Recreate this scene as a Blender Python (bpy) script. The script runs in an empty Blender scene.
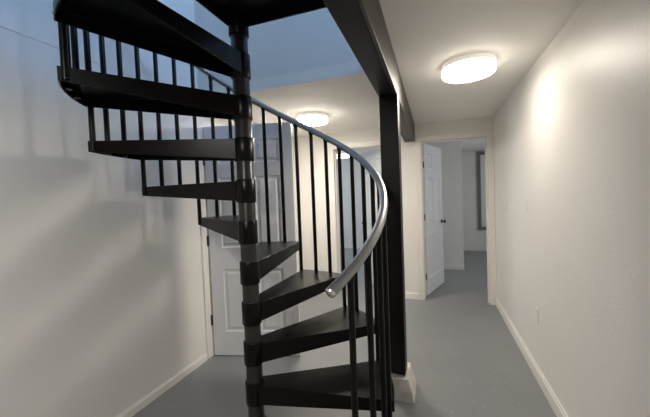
import bpy, bmesh, math, random
from mathutils import Vector, Matrix
C = bpy.context.scene.collection
PI = math.pi
random.seed(4)

# ------------------------------------------------------------------ materials
def new_mat(name):
    m = bpy.data.materials.new(name); m.use_nodes = True
    nt = m.node_tree; nt.nodes.clear()
    out = nt.nodes.new('ShaderNodeOutputMaterial')
    b = nt.nodes.new('ShaderNodeBsdfPrincipled')
    nt.links.new(b.outputs[0], out.inputs[0])
    return m, nt, b

def simple(name, col, rough=.5, metal=0., spec=.5, bump=0., bscale=80., var=0., vscale=3., rvar=0.):
    m, nt, b = new_mat(name)
    b.inputs['Roughness'].default_value = rough
    b.inputs['Metallic'].default_value = metal
    b.inputs['Specular IOR Level'].default_value = spec
    tc = nt.nodes.new('ShaderNodeTexCoord')
    n = nt.nodes.new('ShaderNodeTexNoise'); n.inputs['Scale'].default_value = vscale
    n.inputs['Detail'].default_value = 4
    nt.links.new(tc.outputs['Object'], n.inputs['Vector'])
    r = nt.nodes.new('ShaderNodeValToRGB')
    r.color_ramp.elements[0].position = .3; r.color_ramp.elements[1].position = .7
    r.color_ramp.elements[0].color = [c*(1-var) for c in col] + [1]
    r.color_ramp.elements[1].color = [min(1, c*(1+var)) for c in col] + [1]
    nt.links.new(n.outputs['Fac'], r.inputs['Fac'])
    nt.links.new(r.outputs['Color'], b.inputs['Base Color'])
    if rvar:
        mr = nt.nodes.new('ShaderNodeMapRange')
        mr.inputs['To Min'].default_value = rough-rvar; mr.inputs['To Max'].default_value = rough+rvar
        nt.links.new(n.outputs['Fac'], mr.inputs['Value']); nt.links.new(mr.outputs[0], b.inputs['Roughness'])
    if bump:
        n2 = nt.nodes.new('ShaderNodeTexNoise'); n2.inputs['Scale'].default_value = bscale
        n2.inputs['Detail'].default_value = 3
        nt.links.new(tc.outputs['Object'], n2.inputs['Vector'])
        bp = nt.nodes.new('ShaderNodeBump'); bp.inputs['Strength'].default_value = bump
        bp.inputs['Distance'].default_value = .004
        nt.links.new(n2.outputs['Fac'], bp.inputs['Height']); nt.links.new(bp.outputs[0], b.inputs['Normal'])
    return m

def emissive(name, col, strength, base=(.9, .9, .88)):
    m, nt, b = new_mat(name)
    b.inputs['Base Color'].default_value = (*base, 1)
    b.inputs['Roughness'].default_value = .4
    b.inputs['Emission Color'].default_value = (*col, 1)
    b.inputs['Emission Strength'].default_value = strength
    return m

def floor_mat():
    m, nt, b = new_mat('floor_epoxy')
    tc = nt.nodes.new('ShaderNodeTexCoord')
    n = nt.nodes.new('ShaderNodeTexNoise'); n.inputs['Scale'].default_value = 1.6; n.inputs['Detail'].default_value = 6
    nt.links.new(tc.outputs['Object'], n.inputs['Vector'])
    r = nt.nodes.new('ShaderNodeValToRGB')
    r.color_ramp.elements[0].position = .3; r.color_ramp.elements[1].position = .75
    r.color_ramp.elements[0].color = (*FLOOR_A, 1); r.color_ramp.elements[1].color = (*FLOOR_B, 1)
    nt.links.new(n.outputs['Fac'], r.inputs['Fac'])
    # scattered pale specks of dust and paint
    v = nt.nodes.new('ShaderNodeTexVoronoi'); v.inputs['Scale'].default_value = 26
    nt.links.new(tc.outputs['Object'], v.inputs['Vector'])
    lt = nt.nodes.new('ShaderNodeMath'); lt.operation = 'LESS_THAN'; lt.inputs[1].default_value = .11
    nt.links.new(v.outputs['Distance'], lt.inputs[0])
    n3 = nt.nodes.new('ShaderNodeTexNoise'); n3.inputs['Scale'].default_value = 2.3
    nt.links.new(tc.outputs['Object'], n3.inputs['Vector'])
    gt = nt.nodes.new('ShaderNodeMath'); gt.operation = 'GREATER_THAN'; gt.inputs[1].default_value = .5
    nt.links.new(n3.outputs['Fac'], gt.inputs[0])
    mu = nt.nodes.new('ShaderNodeMath'); mu.operation = 'MULTIPLY'
    nt.links.new(lt.outputs[0], mu.inputs[0]); nt.links.new(gt.outputs[0], mu.inputs[1])
    mu2 = nt.nodes.new('ShaderNodeMath'); mu2.operation = 'MULTIPLY'; mu2.inputs[1].default_value = .6
    nt.links.new(mu.outputs[0], mu2.inputs[0])
    mx = nt.nodes.new('ShaderNodeMix'); mx.data_type = 'RGBA'
    nt.links.new(mu2.outputs[0], mx.inputs[0]); nt.links.new(r.outputs['Color'], mx.inputs[6])
    mx.inputs[7].default_value = (.55, .54, .5, 1)
    nt.links.new(mx.outputs[2], b.inputs['Base Color'])
    mr = nt.nodes.new('ShaderNodeMapRange')
    mr.inputs['To Min'].default_value = .22; mr.inputs['To Max'].default_value = .42
    nt.links.new(n.outputs['Fac'], mr.inputs['Value']); nt.links.new(mr.outputs[0], b.inputs['Roughness'])
    n2 = nt.nodes.new('ShaderNodeTexNoise'); n2.inputs['Scale'].default_value = 9; n2.inputs['Detail'].default_value = 6
    nt.links.new(tc.outputs['Object'], n2.inputs['Vector'])
    bp = nt.nodes.new('ShaderNodeBump'); bp.inputs['Strength'].default_value = .18; bp.inputs['Distance'].default_value = .006
    nt.links.new(n2.outputs['Fac'], bp.inputs['Height']); nt.links.new(bp.outputs[0], b.inputs['Normal'])
    return m

FLOOR_A = (.215, .222, .228); FLOOR_B = (.255, .262, .268)
M = {}
M['wall'] = simple('wall_paint', (.80, .78, .745), .42, bump=.25, bscale=55, var=.015)
M['ceil'] = simple('ceiling_paint', (.87, .85, .81), .7, bump=.15, bscale=60, var=.015)
M['dark'] = simple('rear_wall_darkened', (.05, .05, .05), .7)  # unseen rear wall darkened, so black steel reflects a shaded room end
M['trim'] = simple('trim_paint', (.80, .78, .74), .38, var=.01)
M['door'] = simple('door_paint', (.74, .745, .77), .35, bump=.08, bscale=120, var=.01)
M['floor'] = floor_mat()
M['black'] = simple('black_steel', (.0032, .0028, .0025), .32, spec=.22, bump=.1, bscale=150, var=.15, vscale=9, rvar=.05)
M['pole'] = simple('pole_steel', (.024, .0215, .020), .34, spec=.4, metal=.0, var=.1, vscale=9)
M['beam'] = simple('beam_paint', (.009, .008, .007), .42, spec=.2, bump=.2, bscale=25, var=.15)
M['beam_lit'] = simple('beam_lit_side', (.055, .048, .042), .45, spec=.4, bump=.2, bscale=25, var=.15)  # beam colour lightened to imitate lamplight on its right face
M['rail'] = simple('rail_metal', (.38, .385, .39), .30, metal=.9, var=.03)
M['hinge'] = simple('hinge_metal', (.10, .095, .085), .35, metal=.8)
M['chrome'] = simple('screw_metal', (.75, .74, .72), .25, metal=.9)
M['plaster'] = simple('plinth_plaster', (.70, .68, .64), .8, bump=.6, bscale=30, var=.12, vscale=14)
M['plate'] = simple('plate_plastic', (.80, .78, .74), .3)
M['lampbase'] = simple('lamp_base_metal', (.70, .67, .62), .4)
M['lamp'] = emissive('lamp_diffuser', (1., .92, .81), 6.5)
M['lampring'] = emissive('lamp_ring_acrylic', (1., .88, .72), .07)
M['lamprim'] = emissive('lamp_diffuser_rim', (1., .92, .81), 1.5)
M['lamp2'] = emissive('lamp_diffuser_dim', (1., .92, .81), 19.)
M['lamp3'] = emissive('lamp_diffuser_far', (1., .90, .75), 3.)
M['fill_lamp'] = emissive('fill_lamp_diffuser', (1., .95, .89), 24.)  # for the added fill lamp over the near end
M['frame'] = simple('panel_frame', (.16, .16, .16), .5)
M['window'] = simple('window_paint', (.75, .75, .74), .4)

# ------------------------------------------------------------------ helpers
def obj(name, bm, mat, parent=None, smooth=False, bevel=0., off=None):
    me = bpy.data.meshes.new(name)
    if off is not None: bm.transform(Matrix.Translation(-Vector(off)))
    bmesh.ops.recalc_face_normals(bm, faces=bm.faces)
    bm.to_mesh(me); bm.free()
    me.materials.append(mat)
    o = bpy.data.objects.new(name, me); C.objects.link(o)
    if parent: o.parent = parent
    if smooth:
        for p in me.polygons: p.use_smooth = True
        try: me.set_sharp_from_angle(angle=math.radians(40))
        except Exception: pass
    if bevel:
        b = o.modifiers.new('bevel', 'BEVEL'); b.width = bevel; b.segments = 2
        b.limit_method = 'ANGLE'; b.angle_limit = math.radians(35)
    return o

def thing(name, label, cat, loc=(0, 0, 0), group=None):
    o = bpy.data.objects.new(name, None); C.objects.link(o); o.location = loc
    o.empty_display_size = .1
    return tag(o, label, cat, group)

def tag(o, label, cat, group=None):
    o['label'] = label; o['category'] = cat
    if group: o['group'] = group
    return o

def struct(o, label=None):
    o['kind'] = 'structure'
    if label: o['label'] = label
    return o

def add_box(bm, a, b, mat=None):
    vs = [bm.verts.new((x, y, z)) for x in (a[0], b[0]) for y in (a[1], b[1]) for z in (a[2], b[2])]
    if mat is not None:
        for v in vs: v.co = mat @ v.co
    for f in ((0,1,3,2), (4,6,7,5), (0,4,5,1), (2,3,7,6), (0,2,6,4), (1,5,7,3)):
        bm.faces.new([vs[i] for i in f])
    return vs

def box(a, b):
    bm = bmesh.new(); add_box(bm, a, b); return bm

def add_lathe(bm, prof, center=(0, 0, 0), segs=40, mat=None):
    """prof: list of (r, z); r==0 closes to a pole"""
    rings = []
    for r, z in prof:
        if r < 1e-6: ring = [bm.verts.new((center[0], center[1], center[2]+z))]
        else: ring = [bm.verts.new((center[0]+r*math.cos(2*PI*i/segs), center[1]+r*math.sin(2*PI*i/segs), center[2]+z)) for i in range(segs)]
        rings.append(ring)
    if mat is not None:
        for ring in rings:
            for v in ring: v.co = mat @ v.co
    for p, q in zip(rings, rings[1:]):
        for i in range(segs):
            j = (i+1) % segs
            if len(p) == 1 and len(q) == 1: continue
            if len(p) == 1: bm.faces.new((p[0], q[i], q[j]))
            elif len(q) == 1: bm.faces.new((p[i], q[0], p[j]))
            else: bm.faces.new((p[i], q[i], q[j], p[j]))
    return bm

def lathe(prof, center=(0, 0, 0), segs=40, mat=None):
    return add_lathe(bmesh.new(), prof, center, segs, mat)

def add_tube(bm, pts, r, segs=16):
    pts = [Vector(p) for p in pts]; rings = []
    up0 = None
    for i, p in enumerate(pts):
        t = (pts[min(i+1, len(pts)-1)] - pts[max(i-1, 0)]).normalized()
        ref = Vector((0, 0, 1)) if abs(t.z) < .9 else Vector((1, 0, 0))
        s = t.cross(ref).normalized(); u = s.cross(t).normalized()
        rings.append([bm.verts.new(p + r*(math.cos(2*PI*k/segs)*s + math.sin(2*PI*k/segs)*u)) for k in range(segs)])
    for a, b in zip(rings, rings[1:]):
        for k in range(segs):
            bm.faces.new((a[k], a[(k+1) % segs], b[(k+1) % segs], b[k]))
    bm.faces.new(rings[0][::-1]); bm.faces.new(rings[-1])
    return bm

# ------------------------------------------------------------------ measured dimensions
H = 1.4031                      # camera height
XR, XL, YB, ZC = .689, -1.92, 4.195, 2.272     # right wall, left wall, back wall, ceiling
ZU, ZT = 2.366, 4.9             # upper floor level, upper ceiling
YO = 2.252                      # far edge of the stair opening
YN = .30                        # near edge of the stair opening
BX0, BX1 = -.335, -.210         # beam sides
T = .14

# ------------------------------------------------------------------ setting, ground floor
def S(name, boxes, mat, label=None, bevel=0.):
    bm = bmesh.new()
    for a, b in boxes: add_box(bm, a, b)
    return struct(obj(name, bm, mat, bevel=bevel), label)

YBK = -3.2      # wall behind the camera
FX0, FX1, FY = -4.6, 2.6, 7.87   # far room
S('floor', [((FX0-.2, YBK-.2, -.12), (FX1+.2, FY+.2, 0))], M['floor'])
S('wall_right', [((XR, YBK, 0), (XR+T, YB+T, ZC))], M['wall'])
LD0, LD1, DH = 2.262, 3.06, 2.05      # doorway in the left wall
S('wall_left', [((XL-T, YBK, 0), (XL, LD0, 2.262)), ((XL-T, LD0, DH), (XL, LD1, 2.262)), ((XL-T, LD1, 0), (XL, YB, 2.262)),
                ((XL-T, YO, 2.262), (XL, YB, ZC))], M['wall'])
MD0, MD1 = -1.320, -.520               # middle doorway in the back wall
RD0, RD1 = -.149, .629                 # right doorway in the back wall
S('wall_back', [((XL-T, YB, 0), (MD0, YB+T, ZC)), ((MD0, YB, DH), (MD1, YB+T, ZC)), ((MD1, YB, 0), (RD0, YB+T, ZC)),
                ((RD0, YB, DH), (RD1, YB+T, ZC)), ((RD1, YB, 0), (XR, YB+T, ZC))], M['wall'])
S('wall_front', [((XL-T, YBK-T, 0), (XR+T, YBK, ZC))], M['dark'])
# ceiling slab with the stair opening left free
S('ceiling', [((XL-T-1.6, YO, ZC), (FX1+.2, FY+.2, ZU)), ((FX0-.2, YB, ZC), (XL-T-1.6, FY+.2, ZU)), ((BX0, YN, ZC), (3.4, YO, ZU)),
              ((XL-T, YBK-T, ZC), (3.4, YN, ZU))], M['ceil'])
# small room behind the left doorway
S('wall_closet', [((XL-T-1.6, YO-.2, 0), (XL-T-1.5, YB+T, ZC)), ((XL-T-1.5, YO-.2, 0), (XL-T, YO-.1, ZC)), ((XL-T-1.5, YB, 0), (XL-T, YB+T, ZC))], M['wall'])
# far room
S('wall_far', [((FX0, FY, 0), (FX1, FY+T, ZC))], M['wall'])
S('wall_far_left', [((FX0-T, YB, 0), (FX0, FY+T, .9)), ((FX0-T, YB, .9), (FX0, 6.4, ZC)), ((FX0-T, 7.5, .9), (FX0, FY+T, ZC)), ((FX0-T, 6.4, 2.1), (FX0, 7.5, ZC))], M['wall'])
S('wall_far_right', [((FX1, YB, 0), (FX1+T, 5.1, ZC)), ((FX1, 5.9, 0), (FX1+T, FY+T, ZC)), ((FX1, 5.1, 0), (FX1+T, 5.9, .9)), ((FX1, 5.1, 2.1), (FX1+T, 5.9, ZC))], M['wall'])
S('wall_far_front', [((FX0, YB, 0), (XL-T-1.6, YB+T, ZC)), ((XR+T, YB, 0), (FX1, YB+T, ZC))], M['wall'])
S('wall_partition', [((-.75, 5.95, 0), (.478, 6.07, ZC)), ((.358, 6.07, 0), (.478, FY, ZC)), ((-.75, 6.07, 0), (-.63, FY, ZC))], M['wall'])
# unseen far room window, added to let light into the room
S('added_window_1', [((FX0-.1, 6.4, .9), (FX0-.04, 6.46, 2.1)), ((FX0-.1, 7.44, .9), (FX0-.04, 7.5, 2.1)), ((FX0-.1, 6.46, .9), (FX0-.04, 7.44, .96)),
               ((FX0-.1, 6.46, 2.04), (FX0-.04, 7.44, 2.1)), ((FX0-.1, 6.92, .96), (FX0-.04, 6.98, 2.04))], M['window'])

# ------------------------------------------------------------------ setting, upper floor around the stair opening
UX1, UY0 = 3.3, -3.2
S('wall_upper_left', [((XL-T, UY0, 2.262), (XL+.004, YO, ZT))], M['wall'])
S('wall_upper_back', [((XL-T, YO, ZU), (UX1, YO+.12, ZT))], M['wall'])
WZ0, WZ1 = 3.0, 4.6
S('wall_upper_right', [((UX1, UY0, ZU), (UX1+T, YO+.12, WZ0)), ((UX1, UY0, WZ1), (UX1+T, YO+.12, ZT)), ((UX1, UY0, WZ0), (UX1+T, .4, WZ1)),
                       ((UX1, 2.2, WZ0), (UX1+T, YO+.12, WZ1))], M['wall'])
S('wall_upper_front', [((XL-T, UY0-T, ZU), (UX1+T, UY0, WZ0)), ((XL-T, UY0-T, WZ1), (UX1+T, UY0, ZT)), ((XL-T, UY0-T, WZ0), (UX1+T, UY0, WZ1))], M['wall'])
S('ceiling_upper', [((XL-T, UY0-T, ZT), (UX1+T, YO+.12, ZT+.1))], M['ceil'])
def wframe(name, axis, pos, a0, a1):
    w = .06; bm = bmesh.new()
    for (u0, u1, z0, z1) in ((a0, a0+w, WZ0, WZ1), (a1-w, a1, WZ0, WZ1), (a0+w, a1-w, WZ0, WZ0+w), (a0+w, a1-w, WZ1-w, WZ1), ((a0+a1-w)/2, (a0+a1+w)/2, WZ0+w, WZ1-w)):
        if axis == 'x': add_box(bm, (pos, u0, z0), (pos+.06, u1, z1))
        else: add_box(bm, (u0, pos, z0), (u1, pos+.06, z1))
    struct(obj(name, bm, M['window']))
wframe('window_2', 'x', UX1+.04, 0.4, 2.2)

# ------------------------------------------------------------------ baseboards
def baseboard(name, segs, h, dirv, t=.014):
    """segs: list of ((x0,y0),(x1,y1)) along the wall face, dirv: into the room"""
    bm = bmesh.new()
    for (p, q) in segs:
        p = Vector((*p, 0)); q = Vector((*q, 0)); n = Vector((*dirv, 0))
        prof = [(0, 0), (t, 0), (t, h*.78), (t*.55, h*.9), (t*.5, h), (0, h)]
        r0 = [bm.verts.new(p + n*a + Vector((0, 0, b))) for a, b in prof]
        r1 = [bm.verts.new(q + n*a + Vector((0, 0, b))) for a, b in prof]
        for i in range(6):
            j = (i+1) % 6; bm.faces.new((r0[i], r0[j], r1[j], r1[i]))
        bm.faces.new(r0); bm.faces.new(r1)
    struct(obj(name, bm, M['trim']))
baseboard('baseboard_right', [((XR, YBK), (XR, YB-.02))], .10, (-1, 0))
baseboard('baseboard_left', [((XL, YBK), (XL, LD0-.075)), ((XL, LD1+.075), (XL, YB))], .062, (1, 0))
baseboard('baseboard_back', [((XL, YB), (MD0-.06, YB)), ((MD1+.06, YB), (RD0-.06, YB))], .09, (0, -1))
baseboard('baseboard_far', [((FX0, FY), (-.75, FY)), ((.478, FY), (FX1, FY))], .07, (0, -1))
baseboard('baseboard_partition', [((-.75, 5.95), (.478, 5.95))], .075, (0, -1))

# ------------------------------------------------------------------ door casings
def casing_y(name, x0, x1, zt, y, w, wr=None):
    """casing and jamb lining around an opening in the back wall; faces -Y"""
    wr = wr or w
    bm = bmesh.new(); t = .016
    add_box(bm, (x0-w, y-t, 0), (x0, y, zt+w)); add_box(bm, (x1, y-t, 0), (x1+wr, y, zt+w)); add_box(bm, (x0, y-t, zt), (x1, y, zt+w))
    add_box(bm, (x0, y-t, 0), (x0+.012, y+T+.01, zt)); add_box(bm, (x1-.012, y-t, 0), (x1, y+T+.01, zt)); add_box(bm, (x0+.012, y-t, zt-.012), (x1-.012, y+T+.01, zt))
    # door stops
    add_box(bm, (x0+.012, y+.05, 0), (x0+.024, y+.09, zt-.012)); add_box(bm, (x1-.024, y+.05, 0), (x1-.012, y+.09, zt-.012))
    add_box(bm, (x0+.024, y+.05, zt-.024), (x1-.024, y+.09, zt-.012))
    struct(obj(name, bm, M['trim'], bevel=.003))
casing_y('trim_1', RD0, RD1, DH, YB, .055, .058)
casing_y('trim_2', MD0, MD1, DH, YB, .07)
bm = bmesh.new(); t = .016; w = .07
for (y0, y1, z0, z1) in ((LD0-w, LD0, 0, DH+w), (LD1, LD1+w, 0, DH+w), (LD0, LD1, DH, DH+w)):
    add_box(bm, (XL, y0, z0), (XL+t, y1, z1))
add_box(bm, (XL-T, LD0, 0), (XL+t, LD0+.012, DH)); add_box(bm, (XL-T, LD1-.012, 0), (XL+t, LD1, DH)); add_box(bm, (XL-T, LD0+.012, DH-.012), (XL+t, LD1-.012, DH))
struct(obj('trim_3', bm, M['trim'], bevel=.003))

# ------------------------------------------------------------------ six-panel doors
def door(name, hinge, yaw, width, height=2.03, mirror=1, knob=True, hinges=(.25, 1.05, 1.8), knobs=(1, -1), label=None):
    """leaf runs along local +x from the hinge; local y is thickness"""
    th = .035; g = .008
    Mx = Matrix.Translation(Vector(hinge)) @ Matrix.Rotation(yaw, 4, 'Z')
    bm = bmesh.new()
    st, mid = .115, .10
    pw = (width - 2*st - mid)/2
    xs = [0, st, st+pw, st+pw+mid, st+2*pw+mid, width]
    zs = [0, .215, .775, .965, 1.585, 1.70, 1.905, height]
    for side in (0, 1):
        y = 0 if side == 0 else th; sg = 1 if side == 0 else -1
        for i in range(5):
            for j in range(7):
                x0, x1, z0, z1 = xs[i], xs[i+1], zs[j], zs[j+1]
                if i in (1, 3) and j in (1, 3, 5):
                    loops = []
                    for ins, d in ((0, 0), (.010, .009), (.026, .009), (.042, .002)):
                        loops.append([bm.verts.new((a, y+sg*d, b)) for a, b in ((x0+ins, z0+ins), (x1-ins, z0+ins), (x1-ins, z1-ins), (x0+ins, z1-ins))])
                    for l0, l1 in zip(loops, loops[1:]):
                        for k in range(4):
                            bm.faces.new((l0[k], l0[(k+1) % 4], l1[(k+1) % 4], l1[k]))
                    bm.faces.new(loops[-1])
                else:
                    bm.faces.new([bm.verts.new((a, y, b)) for a, b in ((x0, z0), (x1, z0), (x1, z1), (x0, z1))])
    # edges
    for i in range(5):
        for z in (0, height):
            bm.faces.new([bm.verts.new(p) for p in ((xs[i], 0, z), (xs[i+1], 0, z), (xs[i+1], th, z), (xs[i], th, z))])
    for j in range(7):
        for x in (0, width):
            bm.faces.new([bm.verts.new(p) for p in ((x, 0, zs[j]), (x, 0, zs[j+1]), (x, th, zs[j+1]), (x, th, zs[j]))])
    bmesh.ops.remove_doubles(bm, verts=bm.verts, dist=1e-5)
    for v in bm.verts: v.co.y -= th/2
    bm.transform(Matrix.Translation((g, 0, 0)))
    leaf = obj(name, bm, M['door'])
    leaf.matrix_world = Mx
    struct(leaf, label)
    for hz in hinges:
        b = bmesh.new()
        add_lathe(b, [(0, -.045), (.007, -.045), (.007, .045), (0, .045)], (0, -mirror*(th/2+.004), hz), 12)
        add_box(b, (-.012, -mirror*(th/2+.003)-.002, hz-.044), (.004, -mirror*(th/2+.003)+.002, hz+.044))
        add_box(b, (.003, -.014, hz-.044), (g, .014, hz+.044))
        obj('hinge', b, M['hinge'], leaf)
    if knob:
        b = bmesh.new()
        for s in knobs:
            R = Matrix.Translation((width-.06, s*th/2, .94)) @ Matrix.Rotation(-s*PI/2, 4, 'X')
            add_lathe(b, [(0, 0), (.031, 0), (.031, .006), (.012, .010), (.012, .03), (.026, .04), (.028, .052), (.02, .062), (0, .064)], (0, 0, 0), 20, R)
        obj('door_knob', b, M['hinge'], leaf, smooth=True)
    return leaf
# left door: hinged on the near jamb of the left doorway, swung into the room
dl = math.atan2(.198, .776)
door('door_1', (-1.899, 2.274, .010), dl, .775, mirror=1, hinges=(.32, 1.03, 1.74), label='white six-panel door standing open from the left wall behind the spiral stairs')
# right doorway: hinged on its left jamb, opening away
dr = math.atan2(5.127-4.363, .098+.149)
door('door_2', (RD0+.022, YB+T+.012, .010), dr, .745, mirror=-1, hinges=(.25, 1.05, 1.75), label='white six-panel door open in the right doorway at the hall end')
# middle doorway: hinged on its right jamb, opening away
door('door_3', (MD1-.022, YB+T+.012, .010), math.radians(180-46), .72, mirror=1, hinges=(.25, 1.05, 1.8), label='white six-panel door ajar in the middle doorway behind the black post')

# ------------------------------------------------------------------ beam, post, plinth
bmo = obj('support_beam', box((BX0, YN-1.2, 2.052), (BX1-.018, YB, ZC)), M['beam'], bevel=.004)
obj('lit_side', box((BX1-.018, YN-1.2, 2.052), (BX1, YB, ZC)), M['beam_lit'], bmo, bevel=.004)  # right face of the beam, lamplight put into its colour
tag(bmo,
    'long black ceiling beam running along the stair opening to the back wall', 'beam')
tag(obj('support_post', box((BX0+.004, 2.122, .166), (BX1+.002, 2.25, 2.052)), M['beam'], bevel=.005),
    'square black wooden post under the ceiling beam, standing on a white block', 'post')
bm = bmesh.new()
lo = [(-.362, 2.085), (-.152, 2.085), (-.150, 2.33), (-.362, 2.33)]; hi = [(-.350, 2.100), (-.190, 2.100), (-.188, 2.30), (-.350, 2.30)]
zt = [.150, .150, .165, .165]
a = [bm.verts.new((*p, 0)) for p in lo]; b = [bm.verts.new((*p, z)) for p, z in zip(hi, zt)]
for i in range(4): bm.faces.new((a[i], a[(i+1) % 4], b[(i+1) % 4], b[i]))
bm.faces.new(a); bm.faces.new(b)
bmesh.ops.subdivide_edges(bm, edges=bm.edges, cuts=4, use_grid_fill=True)
for v in bm.verts:
    if .01 < v.co.z < .14: v.co += Vector((random.uniform(-1, 1), random.uniform(-1, 1), random.uniform(-1, 1)))*.0022
tag(obj('post_plinth', bm, M['plaster'], bevel=.004), 'rough white plaster block on the floor under the black post', 'block')

# ------------------------------------------------------------------ ceiling lamps
def ceiling_light(x, y, r, mat, label, zc=ZC):
    t = thing('ceiling_light', label, 'lamp', (x, y, zc), 'round flush ceiling lights')
    obj('base_plate', lathe([(0, 0), (r*.90, 0), (r*.90, -.006), (r*.80, -.0065), (0, -.0065)], segs=64), M['lampbase'], t, smooth=True)
    obj('upper_ring', lathe([(r*.5, -.0065), (r*.995, -.0065), (r, -.009), (r, -.035), (r*.5, -.0355)], segs=64), M['lampring'], t, smooth=True)
    obj('diffuser_rim', lathe([(r*.9, -.0355), (r*.975, -.0355), (r*.98, -.037), (r*.98, -.066), (r*.97, -.072), (r*.9, -.070)], segs=64), M['lamprim'], t, smooth=True)
    obj('diffuser', lathe([(r*.9, -.070), (r*.97, -.072), (r*.95, -.078), (r*.88, -.081), (0, -.083)], segs=64), mat, t, smooth=True)
    obj('band', lathe([(r*.982, -.050), (r*1.0, -.050), (r*1.0, -.055), (r*.982, -.055)], segs=64), M['lampbase'], t, smooth=True)
    return t
ceiling_light(.245, 2.385, .172, M['lamp'], 'round white flush ceiling light in the hall right of the beam, nearest one')
ceiling_light(-1.222, 3.19, .170, M['lamp2'], 'round white flush ceiling light behind the stairs, left of the beam')
ceiling_light(-1.83, 6.40, .19, M['lamp3'], 'small distant round ceiling light seen through the middle doorway')

ceiling_light(-.50, -.35, .165, M['fill_lamp'], 'unseen ceiling light over the near end of the room, added to fill it with light')  # lamp added out of view to brighten walls and floor

# ------------------------------------------------------------------ wall plates and far panel
t = thing('light_switch', 'white light switch plate on the right wall beside the doorway', 'switch', (XR, 3.585, 1.20))
obj('switch_plate', box((-.006, -.036, -.058), (0, .036, .058)), M['plate'], t, bevel=.003)
obj('toggle', box((-.016, -.006, -.012), (-.006, .006, .012)), M['plate'], t, bevel=.002)
t = thing('wall_outlet', 'off-white power outlet low on the right wall above the baseboard', 'outlet', (XR, 2.615, .475))
obj('outlet_plate', box((-.006, -.036, -.058), (0, .036, .058)), M['wall'], t, bevel=.003)
for dz in (-.024, .024):
    obj('socket', box((-.008, -.016, dz-.014), (-.006, .016, dz+.014)), M['wall'], t, bevel=.001)
t = thing('blank_plate', 'small painted-over blank plate on the right wall, nearer than the switch', 'plate', (XR, 2.845, 1.262))
obj('plate_cover', box((-.006, -.027, -.042), (.001, .027, .042)), M['wall'], t, bevel=.0015)
t = thing('wall_panel', 'tall pale wall panel in a dark frame at the far end of the far room', 'panel', (1.35, FY, 1.36))
obj('frame', (lambda bm: [add_box(bm, (-.41, -.05, -.87), (-.34, 0, .89)), add_box(bm, (.34, -.05, -.87), (.41, 0, .89)), add_box(bm, (-.34, -.05, -.87), (.34, 0, -.80)), add_box(bm, (-.34, -.05, .82), (.34, 0, .89))] and bm)(bmesh.new()), M['frame'], t)
obj('pane', box((-.34, -.03, -.80), (.34, 0, .82)), M['wall'], t)

# ------------------------------------------------------------------ spiral staircase
CX, CY, R0, A0, DA, RISE, Z0 = -.9431, 1.4357, .7422, .0520, .5144, .2174, .4093
HX = .004                        # slight lean is ignored
RH, RP = .0515, .0435
RR, ZR, KR = .7185, 1.3059, .4065     # handrail helix
st = thing('spiral_staircase', 'black steel spiral staircase with wedge treads and a curved grey handrail', 'staircase', (CX, CY, 0))
OFF = None
obj('center_pole', lathe([(0, .012), (RP, .012), (RP, 2.44), (RP*.8, 2.455), (0, 2.46)], segs=40), M['pole'], st, smooth=True)
obj('base_plate', lathe([(0, 0), (.14, 0), (.14, .010), (.135, .012), (0, .012)], segs=48), M['black'], st, smooth=True)

def offset_poly(P, d):
    n = len(P); out = []
    for i in range(n):
        a, b, c = Vector(P[i-1]), Vector(P[i]), Vector(P[(i+1) % n])
        e1 = (b-a).normalized(); e2 = (c-b).normalized()
        n1 = Vector((-e1.y, e1.x)); n2 = Vector((-e2.y, e2.x))
        m = (n1+n2).normalized(); k = d/max(.35, m.dot(n1))
        out.append(b + m*k)
    return out

def tread_bm():
    half = DA/2; bm = bmesh.new()
    P = [(.030, .046), (.030, -.046)]
    K = 12
    P += [(R0*math.cos(-half + 2*half*i/K), R0*math.sin(-half + 2*half*i/K)) for i in range(K+1)]
    # counter-clockwise outline: reorder so it winds positively
    area = sum(P[i-1][0]*P[i][1]-P[i][0]*P[i-1][1] for i in range(len(P)))
    if area < 0: P = P[::-1]
    Q = offset_poly(P, .007)
    dep = lambda p: .105 + (.052-.105)*min(1, max(0, (p[0]-.03)/(R0-.03)))
    n = len(P)
    ot = [bm.verts.new((p[0], p[1], 0)) for p in P]
    ob = [bm.verts.new((p[0], p[1], -dep(p))) for p in P]
    ib = [bm.verts.new((q[0], q[1], -dep(p))) for p, q in zip(P, Q)]
    it = [bm.verts.new((q[0], q[1], -.012)) for q in Q]
    for i in range(n):
        j = (i+1) % n
        bm.faces.new((ot[i], ot[j], ob[j], ob[i])); bm.faces.new((ob[i], ob[j], ib[j], ib[i])); bm.faces.new((ib[i], ib[j], it[j], it[i]))
    bm.faces.new(ot); bm.faces.new(it[::-1])
    return bm
first = None
def screw_bm(ang, rad, z):
    R = Matrix.Translation((rad*math.cos(ang), rad*math.sin(ang), z)) @ Matrix.Rotation(ang, 4, 'Z') @ Matrix.Rotation(PI/2, 4, 'Y')
    return lathe([(0, -.002), (.0075, -.002), (.0075, .002), (.005, .004), (.002, .004), (0, .003)], segs=16, mat=R)
tz = lambda i: Z0 + RISE*i
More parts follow.
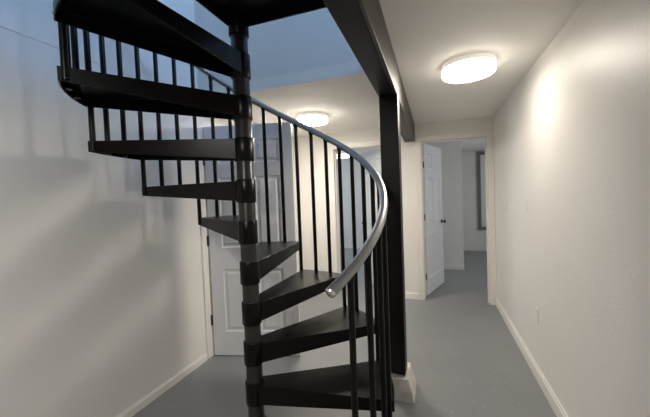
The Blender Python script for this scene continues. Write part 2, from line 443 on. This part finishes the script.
for i in range(-1, 9):
    beta = A0 + DA*(i+.5)
    bm = tread_bm(); bm.transform(Matrix.Translation((0, 0, tz(i))) @ Matrix.Rotation(beta, 4, 'Z'))
    tr = obj('tread', bm, M['black'], st, bevel=.002)
    obj('hub', lathe([(RP-.002, -.115), (RH-.002, -.115), (RH, -.112), (RH, .004), (RH-.002, .007), (RP-.002, .007)], (0, 0, tz(i)), 40), M['black'], tr, smooth=True)
    obj('screw', screw_bm(beta - DA/2 + .022, R0, tz(i)-.032), M['chrome'], tr, smooth=True)
    a = beta + DA/2
    R = Matrix.Translation((.715*math.cos(a), .715*math.sin(a), tz(i)-.030)) @ Matrix.Rotation(a, 4, 'Z') @ Matrix.Rotation(-PI/2, 4, 'X')
    obj('screw', lathe([(0, -.002), (.0065, -.002), (.0065, .003), (.004, .005), (0, .004)], segs=16, mat=R), M['hinge'], tr, smooth=True)
# landing: a square platform reaching over to the beam
L0 = A0 + DA*9
bm = bmesh.new()
lx0, lx1, ly0, ly1 = -.045, -.212-CX, -.78, .018
add_box(bm, (lx0, ly0, ZU-.014), (lx1, ly1, ZU))
for a, b in (((lx0, ly0, ZU-.066), (lx0+.008, ly1, ZU-.014)), ((lx1-.008, ly0, ZU-.066), (lx1, ly1, ZU-.014)), ((lx0+.008, ly0, ZU-.066), (lx1-.008, ly0+.008, ZU-.014)), ((lx0+.008, ly1-.008, ZU-.066), (lx1-.008, ly1, ZU-.014))):
    add_box(bm, a, b)
ld = obj('landing', bm, M['black'], st)
obj('hub', lathe([(RP-.002, -.115), (RH-.002, -.115), (RH, -.112), (RH, .004), (RH-.002, .007), (RP-.002, .007)], (0, 0, ZU), 40), M['black'], ld, smooth=True)

# balusters: three to a tread, the one on each tread's front corner also ties into the tread below
RB = .0130
for k in range(-3, 28):
    a = A0 + DA*k/3
    top = ZR + KR*a - .012
    i = math.floor(k/3)
    low = tz(i-1) if (k % 3 == 0 and k > -3) else tz(i)
    bot = low - .050
    if k == 27: bot = tz(8) - .05
    c = Vector((RR*math.cos(a), RR*math.sin(a), 0))
    bm = bmesh.new()
    add_lathe(bm, [(0, bot), (RB, bot), (RB, top-.03), (RB+.001, top-.022), (.017, top-.004), (.017, top), (0, top)], c, 14)
    obj('baluster', bm, M['black'], st, smooth=True)
# handrail
pts = []
a = math.radians(-34.5)
while a < math.radians(268):
    pts.append((RR*math.cos(a), RR*math.sin(a), ZR+KR*a)); a += math.radians(2)
rail = obj('handrail', add_tube(bmesh.new(), pts, .0205, 20), M['rail'], st, smooth=True)
p0 = Vector(pts[0]); d = (p0 - Vector(pts[1])).normalized()
capm = Matrix.Translation(p0) @ d.to_track_quat('Z', 'Y').to_matrix().to_4x4()
obj('end_cap', lathe([(0, -.004), (.0212, -.004), (.0212, .004), (.017, .009), (0, .010)], segs=20, mat=capm), M['chrome'], rail, smooth=True)

# ------------------------------------------------------------------ light
def area(name, loc, rot, sx, sy, col, power):
    l = bpy.data.lights.new(name, 'AREA'); l.shape = 'RECTANGLE'; l.size = sx; l.size_y = sy
    l.color = col; l.energy = power
    o = bpy.data.objects.new(name, l); C.objects.link(o); o.location = loc; o.rotation_euler = rot
    return o
def spot(name, loc, aim, size, blend, radius, col, power):
    l = bpy.data.lights.new(name, 'SPOT'); l.spot_size = math.radians(size); l.spot_blend = blend
    l.shadow_soft_size = radius; l.color = col; l.energy = power
    o = bpy.data.objects.new(name, l); C.objects.link(o); o.location = loc
    o.rotation_euler = (Vector(aim)-Vector(loc)).to_track_quat('-Z', 'Y').to_euler()
    return o
# added spot below the nearest ceiling lamp, brightens the left wall behind the stairs
spot('added_spot', (.15, 2.42, ZC-.16), (-1.92, 1.2, .7), 95, .9, .20, (1., .92, .81), 20)
DAY = (.32, .56, 1.)
area('daylight_right', (UX1+.2, 1.3, (WZ0+WZ1)/2), (0, PI/2, 0), WZ1-WZ0, 1.7, DAY, 21)
area('added_daylight_far', (FX0-.2, 6.95, 1.5), (0, -PI/2, 0), 1.1, 1.0, (.66, .80, 1.), 10)  # added behind the unseen left window to light the far room
area('added_daylight_far_right', (FX1+.2, 5.5, 1.5), (0, PI/2, 0), 1.1, .7, (.88, .94, 1.), 3.2)  # added at an unseen wall opening to brighten the open door
w = bpy.data.worlds.new('sky'); bpy.context.scene.world = w; w.use_nodes = True
w.node_tree.nodes['Background'].inputs[0].default_value = (.56, .74, 1, 1)
w.node_tree.nodes['Background'].inputs[1].default_value = .08

# ------------------------------------------------------------------ camera
f, cy, yaw, pitch, roll = 312.1712, 206.0213, .3359, -.0340, -.0378
cyw, syw = math.cos(yaw), math.sin(yaw)
fwd = Vector((-syw, cyw, 0)); right = Vector((cyw, syw, 0)); up = Vector((0, 0, 1))
f2 = math.cos(pitch)*fwd + math.sin(pitch)*up; u2 = -math.sin(pitch)*fwd + math.cos(pitch)*up
r3 = math.cos(roll)*right + math.sin(roll)*u2; u3 = -math.sin(roll)*right + math.cos(roll)*u2
cam = bpy.data.cameras.new('camera'); co = bpy.data.objects.new('camera', cam); C.objects.link(co)
mw = Matrix((r3, u3, -f2)).transposed().to_4x4(); mw.translation = (0, 0, H)
co.matrix_world = mw
cam.sensor_fit = 'HORIZONTAL'; cam.sensor_width = 36; cam.lens = f/650*36
cam.shift_y = (cy-208.5)/650; cam.clip_start = .02
sc = bpy.context.scene; sc.camera = co
sc.view_settings.view_transform = 'Standard'; sc.view_settings.look = 'None'
sc.view_settings.gamma = 1; sc.view_settings.use_curve_mapping = False
sc.view_settings.exposure = 2.4
sc.cycles.max_bounces = 10; sc.cycles.diffuse_bounces = 6
